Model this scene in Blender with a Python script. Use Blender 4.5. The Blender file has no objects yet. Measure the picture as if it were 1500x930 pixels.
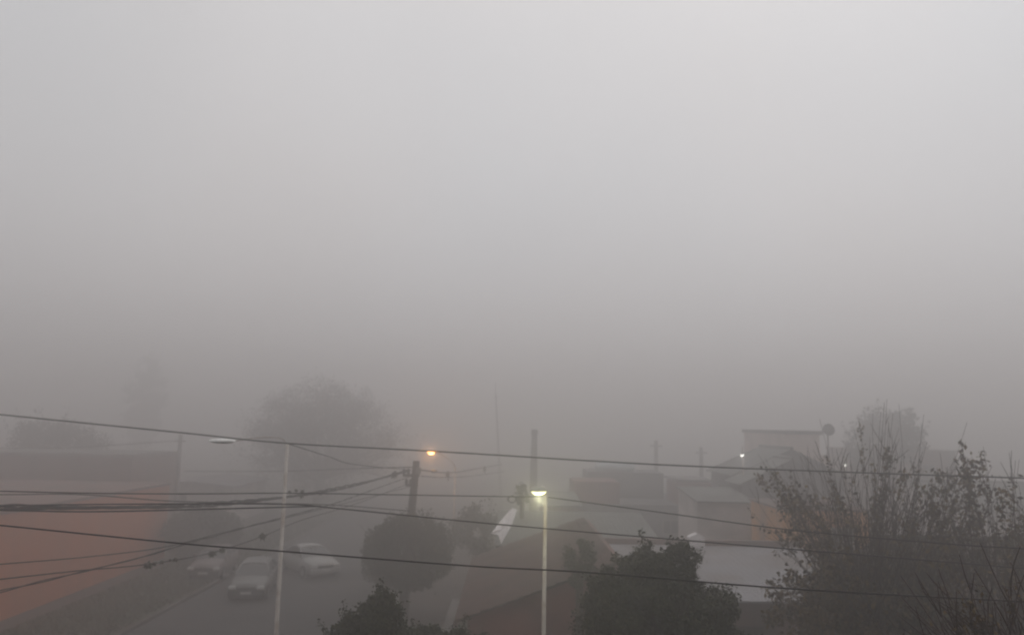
import bpy, math, random
import numpy as np
from mathutils import Vector, Matrix, noise as mnoise
R = math.radians
random.seed(7)
rng = np.random.default_rng(11)
S = bpy.context.scene
COL = S.collection

# ------------------------------------------------------------------ camera
CAM_Z, FPX, PITCH, ROLL = 7.5, 1150.0, R(7.7), R(1.1)
cam_d = bpy.data.cameras.new('camera')
cam_d.sensor_width = 36.0
cam_d.lens = 36.0 * FPX / 1500.0
cam_d.clip_start = 0.1
cam_d.clip_end = 3000
cam_d.dof.use_dof = True
cam_d.dof.focus_distance = 8.0
cam_d.dof.aperture_fstop = 1.2          # phone picture, soft beyond the near wires
cam = bpy.data.objects.new('camera', cam_d)
COL.objects.link(cam)
CR = (Matrix.Rotation(R(90) + PITCH, 3, 'X') @ Matrix.Rotation(ROLL, 3, 'Z'))
cam.matrix_world = Matrix.Translation((0, 0, CAM_Z)) @ CR.to_4x4()
S.camera = cam

# ------------------------------------------------------------------ world, sun, exposure
SUN_EL, SUN_AZ = R(62), R(28)           # azimuth measured from +Y towards +X
W = bpy.data.worlds.new('World')
S.world = W
W.use_nodes = True
nt = W.node_tree
nt.nodes.clear()
def N(t, **k):
    n = nt.nodes.new(t)
    for a, b in k.items():
        setattr(n, a, b)
    return n
sky = N('ShaderNodeTexSky', sky_type='NISHITA', sun_disc=False, sun_elevation=SUN_EL, sun_rotation=SUN_AZ,
        altitude=0, air_density=1.0, dust_density=6.0, ozone_density=1.0)
bw = N('ShaderNodeRGBToBW')
nt.links.new(sky.outputs[0], bw.inputs[0])
pw = N('ShaderNodeMath', operation='POWER'); pw.inputs[1].default_value = 0.16   # cloud evens the sky out
nt.links.new(bw.outputs[0], pw.inputs[0])
# overcast cover: brighter towards the sun's side of the sky, smooth all the way round
tc = N('ShaderNodeTexCoord')
dot = N('ShaderNodeVectorMath', operation='DOT_PRODUCT')
dot.inputs[1].default_value = (math.sin(SUN_AZ) * math.cos(SUN_EL), math.cos(SUN_AZ) * math.cos(SUN_EL), math.sin(SUN_EL))
nt.links.new(tc.outputs['Generated'], dot.inputs[0])
mr = N('ShaderNodeMapRange', interpolation_type='SMOOTHSTEP')
mr.inputs['From Min'].default_value = -0.9; mr.inputs['From Max'].default_value = 1.0
mr.inputs['To Min'].default_value = 0.72; mr.inputs['To Max'].default_value = 1.0
nt.links.new(dot.outputs['Value'], mr.inputs['Value'])
cl = N('ShaderNodeTexNoise'); cl.inputs['Scale'].default_value = 2.2; cl.inputs['Detail'].default_value = 2
nt.links.new(tc.outputs['Generated'], cl.inputs['Vector'])
cm = N('ShaderNodeMapRange'); cm.inputs['To Min'].default_value = 0.88; cm.inputs['To Max'].default_value = 1.12
nt.links.new(cl.outputs['Fac'], cm.inputs['Value'])
m1 = N('ShaderNodeMath', operation='MULTIPLY'); m2 = N('ShaderNodeMath', operation='MULTIPLY')
nt.links.new(pw.outputs[0], m1.inputs[0]); nt.links.new(mr.outputs[0], m1.inputs[1])
nt.links.new(m1.outputs[0], m2.inputs[0]); nt.links.new(cm.outputs[0], m2.inputs[1])
hn = N('ShaderNodeTexNoise'); hn.inputs['Scale'].default_value = 2.6; hn.inputs['Detail'].default_value = 1
nt.links.new(tc.outputs['Generated'], hn.inputs['Vector'])
hr = N('ShaderNodeValToRGB')                      # faint warm and cool drifts in the cloud
hr.color_ramp.elements[0].position = .35; hr.color_ramp.elements[0].color = (.985, .99, 1.0, 1)
hr.color_ramp.elements[1].position = .65; hr.color_ramp.elements[1].color = (1.0, .975, .965, 1)
nt.links.new(hn.outputs['Fac'], hr.inputs[0])
tm = N('ShaderNodeVectorMath', operation='MULTIPLY'); tm.inputs[1].default_value = (3.98, 3.99, 4.07)
nt.links.new(hr.outputs[0], tm.inputs[0])
tint = N('ShaderNodeVectorMath', operation='SCALE')
nt.links.new(tm.outputs[0], tint.inputs[0])
nt.links.new(m2.outputs[0], tint.inputs['Scale'])
bg = N('ShaderNodeBackground'); bg.inputs['Strength'].default_value = 0.13
nt.links.new(tint.outputs[0], bg.inputs['Color'])
wo = N('ShaderNodeOutputWorld')
nt.links.new(bg.outputs[0], wo.inputs['Surface'])

sun_d = bpy.data.lights.new('sun', 'SUN')
sun_d.energy = 0.5
sun_d.angle = R(60)
sun_d.color = (1.0, 0.96, 0.92)
sun = bpy.data.objects.new('sun', sun_d)
COL.objects.link(sun)
sun.rotation_euler = (R(90) - SUN_EL, 0, -SUN_AZ + R(180))

S.view_settings.view_transform = 'Standard'
S.view_settings.look = 'None'
S.view_settings.exposure = 0.0
S.view_settings.gamma = 1.0
S.cycles.use_denoising = True
S.cycles.volume_bounces = 5
S.cycles.max_bounces = 6
S.cycles.diffuse_bounces = 2
S.cycles.filter_width = 2.0
S.cycles.sample_clamp_indirect = 3.0

# ------------------------------------------------------------------ helpers
def at(px, py, Y):
    """point of the place seen at photo pixel (px, py), Y metres ahead"""
    d = CR @ Vector(((px - 750) / FPX, -(py - 465) / FPX, -1))
    return Vector((0, 0, CAM_Z)) + d * (Y / d.y)

def tag(o, label=None, cat=None, group=None, kind=None):
    if label: o['label'] = label
    if cat: o['category'] = cat
    if group: o['group'] = group
    if kind: o['kind'] = kind
    return o

def empty(name, loc, rz=0, **k):
    o = bpy.data.objects.new(name, None)
    o.location = loc; o.rotation_euler.z = rz
    o.empty_display_size = 0.3
    COL.objects.link(o)
    return tag(o, **k)

class MB:
    def __init__(s): s.v = []; s.f = []
    def add(s, v, f):
        n = len(s.v); s.v += [tuple(p) for p in v]; s.f += [tuple(i + n for i in q) for q in f]
        return s
    def box(s, x0, y0, z0, x1, y1, z1, M=None, bev=0.0):
        if bev <= 0:
            v = [(x, y, z) for z in (z0, z1) for y in (y0, y1) for x in (x0, x1)]
            f = [(0, 2, 3, 1), (4, 5, 7, 6), (0, 1, 5, 4), (2, 6, 7, 3), (0, 4, 6, 2), (1, 3, 7, 5)]
        else:
            b = bev; v = []
            for z, i in ((z0, b), (z0 + b, 0), (z1 - b, 0), (z1, b)):
                v += [(x0 + i + b, y0 + i, z), (x1 - i - b, y0 + i, z), (x1 - i, y0 + i + b, z), (x1 - i, y1 - i - b, z),
                      (x1 - i - b, y1 - i, z), (x0 + i + b, y1 - i, z), (x0 + i, y1 - i - b, z), (x0 + i, y0 + i + b, z)]
            f = [tuple(range(7, -1, -1)), tuple(range(24, 32))]
            for r in range(3):
                for k in range(8):
                    a = r * 8 + k; c = r * 8 + (k + 1) % 8
                    f.append((a, c, c + 8, a + 8))
        if M is not None: v = [M @ Vector(p) for p in v]
        return s.add(v, f)
    def tube(s, pts, rad, n=6, cap=True):
        pts = [Vector(p) for p in pts]
        if not hasattr(rad, '__len__'): rad = [rad] * len(pts)
        v = []; f = []; prev = None
        for i, p in enumerate(pts):
            t = (pts[min(i + 1, len(pts) - 1)] - pts[max(i - 1, 0)]).normalized()
            if prev is None: a = t.orthogonal().normalized()
            else:
                a = prev - t * prev.dot(t)
                a = a.normalized() if a.length > 1e-6 else t.orthogonal().normalized()
            prev = a; b = t.cross(a)
            for k in range(n):
                q = 2 * math.pi * k / n
                v.append(p + (a * math.cos(q) + b * math.sin(q)) * rad[i])
        for i in range(len(pts) - 1):
            for k in range(n):
                c = (k + 1) % n
                f.append((i * n + k, i * n + c, i * n + n + c, i * n + n + k))
        if cap:
            f.append(tuple(range(n - 1, -1, -1))); m = (len(pts) - 1) * n
            f.append(tuple(range(m, m + n)))
        return s.add(v, f)
    def lathe(s, prof, c=(0, 0, 0), n=16, M=None, sx=1, sy=1):
        v = []; f = []
        for r, z in prof:
            for k in range(n):
                a = 2 * math.pi * k / n
                p = Vector((r * math.cos(a) * sx, r * math.sin(a) * sy, z))
                if M is not None: p = M @ p
                v.append(p + Vector(c))
        for i in range(len(prof) - 1):
            for k in range(n):
                d = (k + 1) % n
                f.append((i * n + k, i * n + d, i * n + n + d, i * n + n + k))
        return s.add(v, f)
    def build(s, name, mat, parent=None, smooth=False, **k):
        me = bpy.data.meshes.new(name)
        me.from_pydata(s.v, [], s.f)
        me.materials.append(mat)
        if smooth: me.polygons.foreach_set('use_smooth', [True] * len(me.polygons))
        me.update()
        o = bpy.data.objects.new(name, me)
        COL.objects.link(o)
        o.parent = parent
        return tag(o, **k)

def bulk(name, V, F, mat, parent=None, smooth=False, **k):
    """numpy verts (n,3), quads or tris (m,c)"""
    me = bpy.data.meshes.new(name)
    V = np.asarray(V, dtype=np.float32); F = np.asarray(F, dtype=np.int32)
    me.vertices.add(len(V)); me.vertices.foreach_set('co', V.ravel())
    c = F.shape[1]
    me.loops.add(F.size); me.loops.foreach_set('vertex_index', F.ravel())
    me.polygons.add(len(F))
    me.polygons.foreach_set('loop_start', np.arange(0, F.size, c, dtype=np.int32))
    me.polygons.foreach_set('loop_total', np.full(len(F), c, dtype=np.int32))
    if smooth: me.polygons.foreach_set('use_smooth', np.ones(len(F), dtype=bool))
    me.update(calc_edges=True)
    me.materials.append(mat)
    o = bpy.data.objects.new(name, me)
    COL.objects.link(o)
    o.parent = parent
    return tag(o, **k)

def copy_tree(o, parent=None):
    c = o.copy(); COL.objects.link(c); c.parent = parent
    for ch in list(o.children):
        copy_tree(ch, c)
    return c

# ------------------------------------------------------------------ materials
def mat(name, c1, c2=None, rough=0.8, scale=3.0, bump=0.15, metallic=0.0, detail=6.0, stain=None, stain_scale=0.6, stretch=None, bscale=None, spec=0.3):
    m = bpy.data.materials.new(name); m.use_nodes = True
    t = m.node_tree; b = t.nodes['Principled BSDF']
    b.inputs['Roughness'].default_value = rough
    b.inputs['Metallic'].default_value = metallic
    b.inputs['Specular IOR Level'].default_value = spec
    c2 = c2 or tuple(x * 0.7 for x in c1)
    tc = t.nodes.new('ShaderNodeTexCoord')
    src = tc.outputs['Object']
    if stretch:
        mp = t.nodes.new('ShaderNodeMapping'); mp.inputs['Scale'].default_value = stretch
        t.links.new(src, mp.inputs[0]); src = mp.outputs[0]
    n = t.nodes.new('ShaderNodeTexNoise'); n.inputs['Scale'].default_value = scale; n.inputs['Detail'].default_value = detail
    n.inputs['Roughness'].default_value = 0.65
    t.links.new(src, n.inputs['Vector'])
    r = t.nodes.new('ShaderNodeValToRGB')
    r.color_ramp.elements[0].position = 0.3; r.color_ramp.elements[1].position = 0.7
    r.color_ramp.elements[0].color = (*c2, 1); r.color_ramp.elements[1].color = (*c1, 1)
    t.links.new(n.outputs['Fac'], r.inputs[0])
    out = r.outputs[0]
    if stain:
        n2 = t.nodes.new('ShaderNodeTexNoise'); n2.inputs['Scale'].default_value = stain_scale; n2.inputs['Detail'].default_value = 4
        t.links.new(src, n2.inputs['Vector'])
        r2 = t.nodes.new('ShaderNodeValToRGB'); r2.color_ramp.elements[0].position = 0.48; r2.color_ramp.elements[1].position = 0.68
        t.links.new(n2.outputs['Fac'], r2.inputs[0])
        mx = t.nodes.new('ShaderNodeMix'); mx.data_type = 'RGBA'
        t.links.new(r2.outputs[0], mx.inputs[0])
        t.links.new(out, mx.inputs[6]); mx.inputs[7].default_value = (*stain, 1)
        out = mx.outputs[2]
    t.links.new(out, b.inputs['Base Color'])
    if bump:
        bp = t.nodes.new('ShaderNodeBump'); bp.inputs['Strength'].default_value = bump; bp.inputs['Distance'].default_value = 0.02
        nb = t.nodes.new('ShaderNodeTexNoise'); nb.inputs['Scale'].default_value = bscale or scale * 8; nb.inputs['Detail'].default_value = 4
        t.links.new(src, nb.inputs['Vector'])
        t.links.new(nb.outputs['Fac'], bp.inputs['Height']); t.links.new(bp.outputs[0], b.inputs['Normal'])
    return m

def leafmat(name, cols, rough=0.7):
    m = bpy.data.materials.new(name); m.use_nodes = True
    t = m.node_tree; b = t.nodes['Principled BSDF']
    b.inputs['Roughness'].default_value = rough; b.inputs['Specular IOR Level'].default_value = 0.2
    g = t.nodes.new('ShaderNodeNewGeometry')
    r = t.nodes.new('ShaderNodeValToRGB'); r.color_ramp.interpolation = 'CONSTANT'
    for i, c in enumerate(cols):
        e = r.color_ramp.elements[i] if i < 2 else r.color_ramp.elements.new(0.5)
        e.position = i / len(cols); e.color = (*c, 1)
    t.links.new(g.outputs['Random Per Island'], r.inputs[0])
    t.links.new(r.outputs[0], b.inputs['Base Color'])
    return m

def emit(name, col, st):
    m = bpy.data.materials.new(name); m.use_nodes = True
    b = m.node_tree.nodes['Principled BSDF']
    b.inputs['Base Color'].default_value = (0.8, 0.8, 0.75, 1)
    b.inputs['Emission Color'].default_value = (*col, 1)
    b.inputs['Emission Strength'].default_value = st
    return m

M = dict(
    soil=mat('soil_and_grass', (0.05, 0.052, 0.032), (0.07, 0.055, 0.04), 0.95, 0.8, 0.5, stain=(0.035, 0.045, 0.022), stain_scale=0.25, bscale=30),
    asphalt=mat('asphalt', (0.062, 0.058, 0.056), (0.042, 0.04, 0.04), 0.85, 1.2, 0.3, stain=(0.025, 0.025, 0.026), stain_scale=0.28, bscale=60),
    paving=mat('paving', (0.08, 0.064, 0.058), (0.055, 0.047, 0.044), 0.9, 2.0, 0.3, stain=(0.06, 0.053, 0.05)),
    kerb=mat('kerb_concrete', (0.09, 0.08, 0.074), (0.06, 0.055, 0.05), 0.9, 3.0, 0.3),
    grass=mat('grass_verge', (0.05, 0.06, 0.03), (0.035, 0.04, 0.022), 0.95, 2.5, 0.6, stain=(0.07, 0.055, 0.04), stain_scale=0.5, bscale=40),
    salmon=mat('salmon_render', (0.52, 0.165, 0.065), (0.45, 0.14, 0.058), 0.9, 0.7, 0.2, stain=(0.38, 0.15, 0.085), stain_scale=0.3, stretch=(1, 1, 0.45), bscale=25),
    brownwall=mat('brown_render', (0.18, 0.105, 0.09), (0.13, 0.08, 0.068), 0.9, 0.8, 0.2, stain=(0.08, 0.075, 0.065), stretch=(1, 1, 0.4)),
    redwall=mat('red_brown_wall', (0.24, 0.11, 0.095), (0.17, 0.085, 0.075), 0.9, 1.0, 0.2, stain=(0.12, 0.075, 0.07)),
    greywall=mat('grey_wall', (0.16, 0.16, 0.165), (0.11, 0.11, 0.115), 0.9, 1.0, 0.2, stain=(0.08, 0.08, 0.08)),
    beige=mat('beige_render', (0.66, 0.55, 0.50), (0.58, 0.48, 0.44), 0.9, 0.8, 0.2, stain=(0.45, 0.38, 0.34), stretch=(1, 1, 0.4)),
    pale=mat('pale_render', (0.6, 0.54, 0.52), (0.48, 0.44, 0.42), 0.9, 0.9, 0.2, stain=(0.32, 0.3, 0.28)),
    orange=mat('ochre_render', (0.60, 0.27, 0.055), (0.52, 0.23, 0.05), 0.9, 0.9, 0.2, stain=(0.34, 0.2, 0.12), stretch=(1, 1, 0.4)),
    tile=mat('clay_tile', (0.112, 0.069, 0.06), (0.07, 0.047, 0.042), 0.9, 2.2, 0.4, stain=(0.055, 0.045, 0.04), stain_scale=0.7),
    sheet=mat('galvanised_sheet', (0.25, 0.24, 0.255), (0.17, 0.165, 0.17), 0.6, 0.8, 0.1, stain=(0.15, 0.125, 0.115), stain_scale=0.45, metallic=0.1),
    sheetgrey=mat('weathered_sheet', (0.13, 0.135, 0.122), (0.095, 0.10, 0.09), 0.7, 0.8, 0.1, stain=(0.07, 0.068, 0.06)),
    concrete=mat('concrete', (0.22, 0.20, 0.19), (0.14, 0.13, 0.125), 0.9, 2.5, 0.3, stain=(0.1, 0.095, 0.09)),
    polepaint=mat('pole_paint', (0.56, 0.52, 0.475), (0.40, 0.36, 0.33), 0.5, 5.0, 0.1, stain=(0.24, 0.17, 0.13), stain_scale=1.6),
    lampwhite=mat('lamp_housing_white', (0.78, 0.78, 0.76), (0.7, 0.7, 0.68), 0.5, 5.0, 0.05),
    lampgrey=mat('lamp_housing_grey', (0.2, 0.2, 0.19), (0.14, 0.14, 0.13), 0.5, 5.0, 0.05),
    wood=mat('weathered_wood', (0.05, 0.038, 0.033), (0.03, 0.024, 0.021), 0.95, 4, 0.5, stretch=(1, 1, 0.1)),
    cable=mat('cable_rubber', (0.02, 0.018, 0.018), (0.012, 0.011, 0.011), 0.7, 10, 0.1),
    ceramic=mat('insulator', (0.05, 0.045, 0.042), (0.035, 0.03, 0.03), 0.4, 8, 0.0),
    bark=mat('bark', (0.075, 0.058, 0.05), (0.04, 0.032, 0.028), 0.95, 6, 0.6, stretch=(1, 1, 0.25)),
    twig=mat('twig_bark', (0.06, 0.035, 0.028), (0.035, 0.021, 0.018), 0.95, 6, 0.2),
    white=mat('white_sheet', (0.8, 0.76, 0.76), (0.7, 0.66, 0.66), 0.8, 3, 0.2),
    glass=mat('window_glass', (0.025, 0.027, 0.03), (0.02, 0.02, 0.022), 0.12, 2, 0.0, spec=0.5),
    frame=mat('window_frame', (0.3, 0.28, 0.26), (0.22, 0.2, 0.19), 0.6, 3, 0.05),
    carsilver=mat('silver_car_paint', (0.14, 0.14, 0.135), (0.12, 0.12, 0.115), 0.35, 1.5, 0.0, metallic=0.2, spec=0.5),
    carwhite=mat('white_car_paint', (0.31, 0.31, 0.295), (0.27, 0.27, 0.26), 0.35, 1.5, 0.0, spec=0.5),
    carrose=mat('dull_red_car_paint', (0.12, 0.09, 0.085), (0.1, 0.075, 0.07), 0.4, 1.5, 0.0, spec=0.5),
    rubber=mat('tyre_rubber', (0.02, 0.02, 0.02), (0.015, 0.015, 0.015), 0.9, 10, 0.1),
    trim=mat('car_trim', (0.03, 0.03, 0.03), (0.02, 0.02, 0.02), 0.6, 10, 0.0),
    rim=mat('wheel_rim', (0.4, 0.4, 0.4), (0.3, 0.3, 0.3), 0.4, 10, 0.0, metallic=0.6),
    lens=mat('headlight_glass', (0.6, 0.6, 0.58), (0.5, 0.5, 0.48), 0.15, 10, 0.0, spec=0.5),
    plate=mat('number_plate', (0.5, 0.5, 0.48), (0.45, 0.45, 0.43), 0.5, 10, 0.0),
    bluetank=mat('pale_blue_tank', (0.55, 0.63, 0.64), (0.48, 0.55, 0.56), 0.6, 2, 0.1),
    dish=mat('dish_grey', (0.13, 0.13, 0.13), (0.1, 0.1, 0.1), 0.6, 3, 0.05),
    leaf_dark=leafmat('dark_green_leaves', [(0.04, 0.047, 0.024), (0.055, 0.06, 0.03), (0.028, 0.034, 0.018), (0.07, 0.07, 0.04)]),
    leaf_olive=leafmat('olive_leaves', [(0.075, 0.078, 0.048), (0.06, 0.062, 0.036), (0.09, 0.086, 0.055)]),
    leaf_brown=leafmat('brown_autumn_leaves', [(0.09, 0.055, 0.028), (0.055, 0.045, 0.022), (0.13, 0.085, 0.03), (0.05, 0.033, 0.022), (0.08, 0.07, 0.025)]),
    leaf_far=leafmat('far_leaves', [(0.06, 0.062, 0.045), (0.045, 0.05, 0.034), (0.075, 0.07, 0.055)]),
)

# ------------------------------------------------------------------ setting: ground, streets, pavements
def ground():
    n = 60; ext = 320
    xs = np.linspace(-ext, ext, n)
    ys = np.linspace(-50, 580, n)
    X, Y = np.meshgrid(xs, ys)
    V = np.stack([X.ravel(), Y.ravel(), np.zeros(n * n)], 1)
    i = np.arange(n * n).reshape(n, n)
    F = np.stack([i[:-1, :-1].ravel(), i[:-1, 1:].ravel(), i[1:, 1:].ravel(), i[1:, :-1].ravel()], 1)
    bulk('ground', V, F, M['soil'], kind='structure')
ground()
def sheet(name, x0, y0, x1, y1, z, m, **k):
    return MB().add([(x0, y0, z), (x1, y0, z), (x1, y1, z), (x0, y1, z)], [(0, 1, 2, 3)]).build(name, m, kind='structure', **k)
RX0, RX1 = -13.2, -4.6                       # the street that runs away from the camera
sheet('cross_street', -120, 6.5, 120, 15.0, 0.012, M['asphalt'])
sheet('street', RX0, 15.0, RX1, 330, 0.016, M['asphalt'])
def pavement(x0, y0, x1, y1):
    MB().box(x0, y0, -0.05, x1, y1, 0.12).build('pavement', M['paving'], kind='structure')
def kerb(x0, y0, x1, y1, along):
    L = (y1 - y0) if along == 'y' else (x1 - x0)
    m = MB(); p = 0
    while p < L - 0.05:
        q = min(p + 1.2, L)
        if along == 'y': m.box(x0, y0 + p + .006, -0.05, x1, y0 + q - .006, 0.14, bev=0.015)
        else: m.box(x0 + p + .006, y0, -0.05, x0 + q - .006, y1, 0.14, bev=0.015)
        p = q
    m.build('kerb', M['kerb'], kind='structure')
pavement(-18.2, 15.3, -17.3, 140)            # by the salmon wall
sheet('grass_verge', -17.3, 15.3, RX0 - 0.15, 140, 0.10, M['grass'])
kerb(RX0 - 0.15, 15.3, RX0, 80, 'y')
pavement(RX1 + 0.15, 15.3, -1.9, 140)
kerb(RX1, 15.3, RX1 + 0.15, 80, 'y')
pavement(-1.9, 15.3, 60, 17.9)
kerb(RX1 + .15, 15.0, 60, 15.3, 'x')
kerb(-60, 15.0, RX0 - .15, 15.3, 'x')
pavement(-60, 15.3, -18.2, 18.0)
pavement(-60, 4.4, 60, 6.2)
kerb(-60, 6.2, 60, 6.5, 'x')

# grass tufts on the verge: nobody could count them
def tufts(name, x0, x1, y0, y1, n, h, m, zb=0.1):
    P = np.stack([rng.uniform(x0, x1, n), rng.uniform(y0, y1, n), np.full(n, zb)], 1)
    a = rng.uniform(0, 6.28, n); w = rng.uniform(.03, .07, n); hh = h * rng.uniform(.4, 1.2, n)
    d = np.stack([np.cos(a), np.sin(a), np.zeros(n)], 1) * w[:, None]
    tip = P + np.stack([rng.normal(0, .05, n), rng.normal(0, .05, n), hh], 1)
    V = np.concatenate([P - d, P + d, tip]); i = np.arange(n)
    bulk(name, V, np.stack([i, i + n, i + 2 * n], 1), m, kind='stuff', label='short damp grass on the verge beside the salmon wall', cat='grass')
tufts('grass', -17.2, -13.5, 26, 60, 16000, 0.12, M['leaf_olive'])

# ------------------------------------------------------------------ buildings
def corrugated(p00, p10, p01, p11, pitch, amp, rows, m, name, parent, thick=0.05, step=0.0, **k):
    """roof sheet: p00-p10 is the eave, p01-p11 the ridge; waves run up the slope; step = tile course step"""
    p00, p10, p01, p11 = map(Vector, (p00, p10, p01, p11))
    L = (p10 - p00).length; nx = max(4, int(L / pitch) * 4)
    nrm = (p10 - p00).cross(p01 - p00).normalized()
    if nrm.z < 0: nrm = -nrm
    V = []; F = []
    vs = []
    for r in range(rows):
        vs += [(r / rows, step), ((r + 1) / rows, 0.0)] if step else [(r / rows, 0.0)]
    if not step: vs.append((1.0, 0.0))
    for j, (v, lift) in enumerate(vs):
        for i in range(nx + 1):
            u = i / nx
            p = (p00 * (1 - u) + p10 * u) * (1 - v) + (p01 * (1 - u) + p11 * u) * v
            h = amp * math.sin(2 * math.pi * u * L / pitch) + lift
            if step: h += 0.010 * (mnoise.noise(Vector((int(u * L / pitch) * 1.7, int(j / 2) * 2.3, L))))
            V.append(p + nrm * h)
    n = nx + 1
    for j in range(len(vs) - 1):
        for i in range(nx):
            F.append((j * n + i, j * n + i + 1, j * n + n + i + 1, j * n + n + i))
    b0 = len(V)
    for p in (p00, p10, p11, p01): V.append(p - nrm * thick)
    F.append((b0, b0 + 3, b0 + 2, b0 + 1))
    t = len(vs) - 1
    # skirts
    F.append(tuple([b0, b0 + 1] + [i for i in range(nx, -1, -1)]))
    F.append(tuple([b0 + 2, b0 + 3] + [t * n + i for i in range(nx + 1)]))
    F.append(tuple([b0 + 3, b0] + [j * n for j in range(len(vs))]))
    F.append(tuple([b0 + 1, b0 + 2] + [j * n + nx for j in range(len(vs) - 1, -1, -1)]))
    mb = MB(); mb.v = V; mb.f = F
    return mb.build(name, m, parent, **k)

def window(parent, x0, x1, z0, z1, y, ny=-1, bars=1):
    """window in a wall facing -Y at plane y"""
    f = MB(); w = .06
    f.box(x0, y - .05, z0, x0 + w, y + .02, z1); f.box(x1 - w, y - .05, z0, x1, y + .02, z1)
    f.box(x0 + w, y - .05, z1 - w, x1 - w, y + .02, z1); f.box(x0 + w, y - .05, z0, x1 - w, y + .02, z0 + w)
    for i in range(bars):
        c = x0 + (x1 - x0) * (i + 1) / (bars + 1)
        f.box(c - .02, y - .045, z0 + w, c + .02, y + .02, z1 - w)
    fo = f.build('window', M['frame'], parent)
    MB().box(x0 + w, y - .02, z0 + w, x1 - w, y + .01, z1 - w).build('pane', M['glass'], fo)
    MB().box(x0 - .06, y - .10, z0 - .06, x1 + .06, y + .02, z0 - .003).build('sill', M['concrete'], fo)

def door(parent, x0, x1, z1, y, m=None):
    d = MB().box(x0, y - .04, .12, x1, y + .02, z1)
    o = d.build('door', m or M['wood'], parent)
    MB().box(x0 + .08, y - .09, 1.05, x0 + .12, y - .041, 1.2).build('handle', M['rim'], o)

# salmon building along the left of the street, its long side faces the street
b = empty('salmon_building', (-18.5, 33, 0), label='long low salmon orange wall at the left edge of the photo', cat='building')
def rel(o): return o.location
def loc_children(root):
    for c in root.children: c.location = c.location - root.location
SX = -18.45
MB().box(SX - 9, 16, 0, SX, 43.6, 3.86).build('wall', M['salmon'], b)
MB().box(SX - 9.05, 15.95, 3.863, SX + .06, 43.65, 3.98).build('coping', M['brownwall'], b)
loc_children(b)

# brown flat-roofed building behind it
b = empty('flat_roofed_building', (-25, 50, 0), label='wide brown flat roofed building rising behind the salmon wall', cat='building')
pL = at(-60, 672, 50); pR = at(262, 670, 57)
MB().box(pL.x, 50, 0, pR.x, 57, 4.95).build('wall', M['brownwall'], b)
MB().box(pL.x - .1, 49.9, 4.953, pR.x + .1, 57.1, 5.12).build('parapet', M['concrete'], b)
MB().box(pL.x + .5, 51, 5.123, pR.x - .5, 56.5, 5.14).build('roof', M['sheetgrey'], b)
for wx in (-32.5, -30.0, -27.5): window(b, wx, wx + 1.3, 1.3, 2.5, 50)
loc_children(b)

def gabled_house(name, x0, x1, y0, y1, eave, ridge, wm, rm, label, axis='x', wins=(), dr=None, over=.35, tile=True):
    """axis: the direction of the ridge"""
    b = empty(name, ((x0 + x1) / 2, (y0 + y1) / 2, 0), label=label, cat='house')
    w = MB()
    if axis == 'y':
        xm = (x0 + x1) / 2
        v = [(x0, y0, 0), (x1, y0, 0), (x1, y0, eave), (xm, y0, ridge), (x0, y0, eave),
             (x0, y1, 0), (x1, y1, 0), (x1, y1, eave), (xm, y1, ridge), (x0, y1, eave)]
        f = [(0, 1, 2, 3, 4), (9, 8, 7, 6, 5), (0, 4, 9, 5), (1, 6, 7, 2)]
        w.add(v, f).build('wall', wm, b)
        s = (ridge - eave) / (xm - x0)
        for sg in (-1, 1):
            xe = x0 - over if sg < 0 else x1 + over
            ze = eave - s * over + .05
            corrugated((xe, y0 - over, ze), (xe, y1 + over, ze), (xm, y0 - over, ridge + .05), (xm, y1 + over, ridge + .05),
                       .25 if tile else .18, .022 if tile else .006, 14 if tile else 3, rm, 'roof', b, step=.03 if tile else 0)
        MB().tube([(xm, y0 - over - .02, ridge + .07), (xm, y1 + over + .02, ridge + .07)], .09, 8).build('ridge_cap', rm, b)
    else:
        ym = (y0 + y1) / 2
        v = [(x0, y0, 0), (x0, y1, 0), (x0, y1, eave), (x0, ym, ridge), (x0, y0, eave),
             (x1, y0, 0), (x1, y1, 0), (x1, y1, eave), (x1, ym, ridge), (x1, y0, eave)]
        f = [(4, 3, 2, 1, 0), (5, 6, 7, 8, 9), (0, 5, 9, 4), (1, 2, 7, 6)]
        w.add(v, f).build('wall', wm, b)
        s = (ridge - eave) / (ym - y0)
        for sg in (-1, 1):
            ye = y0 - over if sg < 0 else y1 + over
            ze = eave - s * over + .05
            corrugated((x0 - over, ye, ze), (x1 + over, ye, ze), (x0 - over, ym, ridge + .05), (x1 + over, ym, ridge + .05),
                       .25 if tile else .18, .022 if tile else .006, 14 if tile else 3, rm, 'roof', b, step=.03 if tile else 0)
        MB().tube([(x0 - over - .02, ym, ridge + .07), (x1 + over + .02, ym, ridge + .07)], .09, 8).build('ridge_cap', rm, b)
    for q in wins: window(b, *q, y0)
    if dr: door(b, *dr, y0)
    loc_children(b)
    return b

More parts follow.
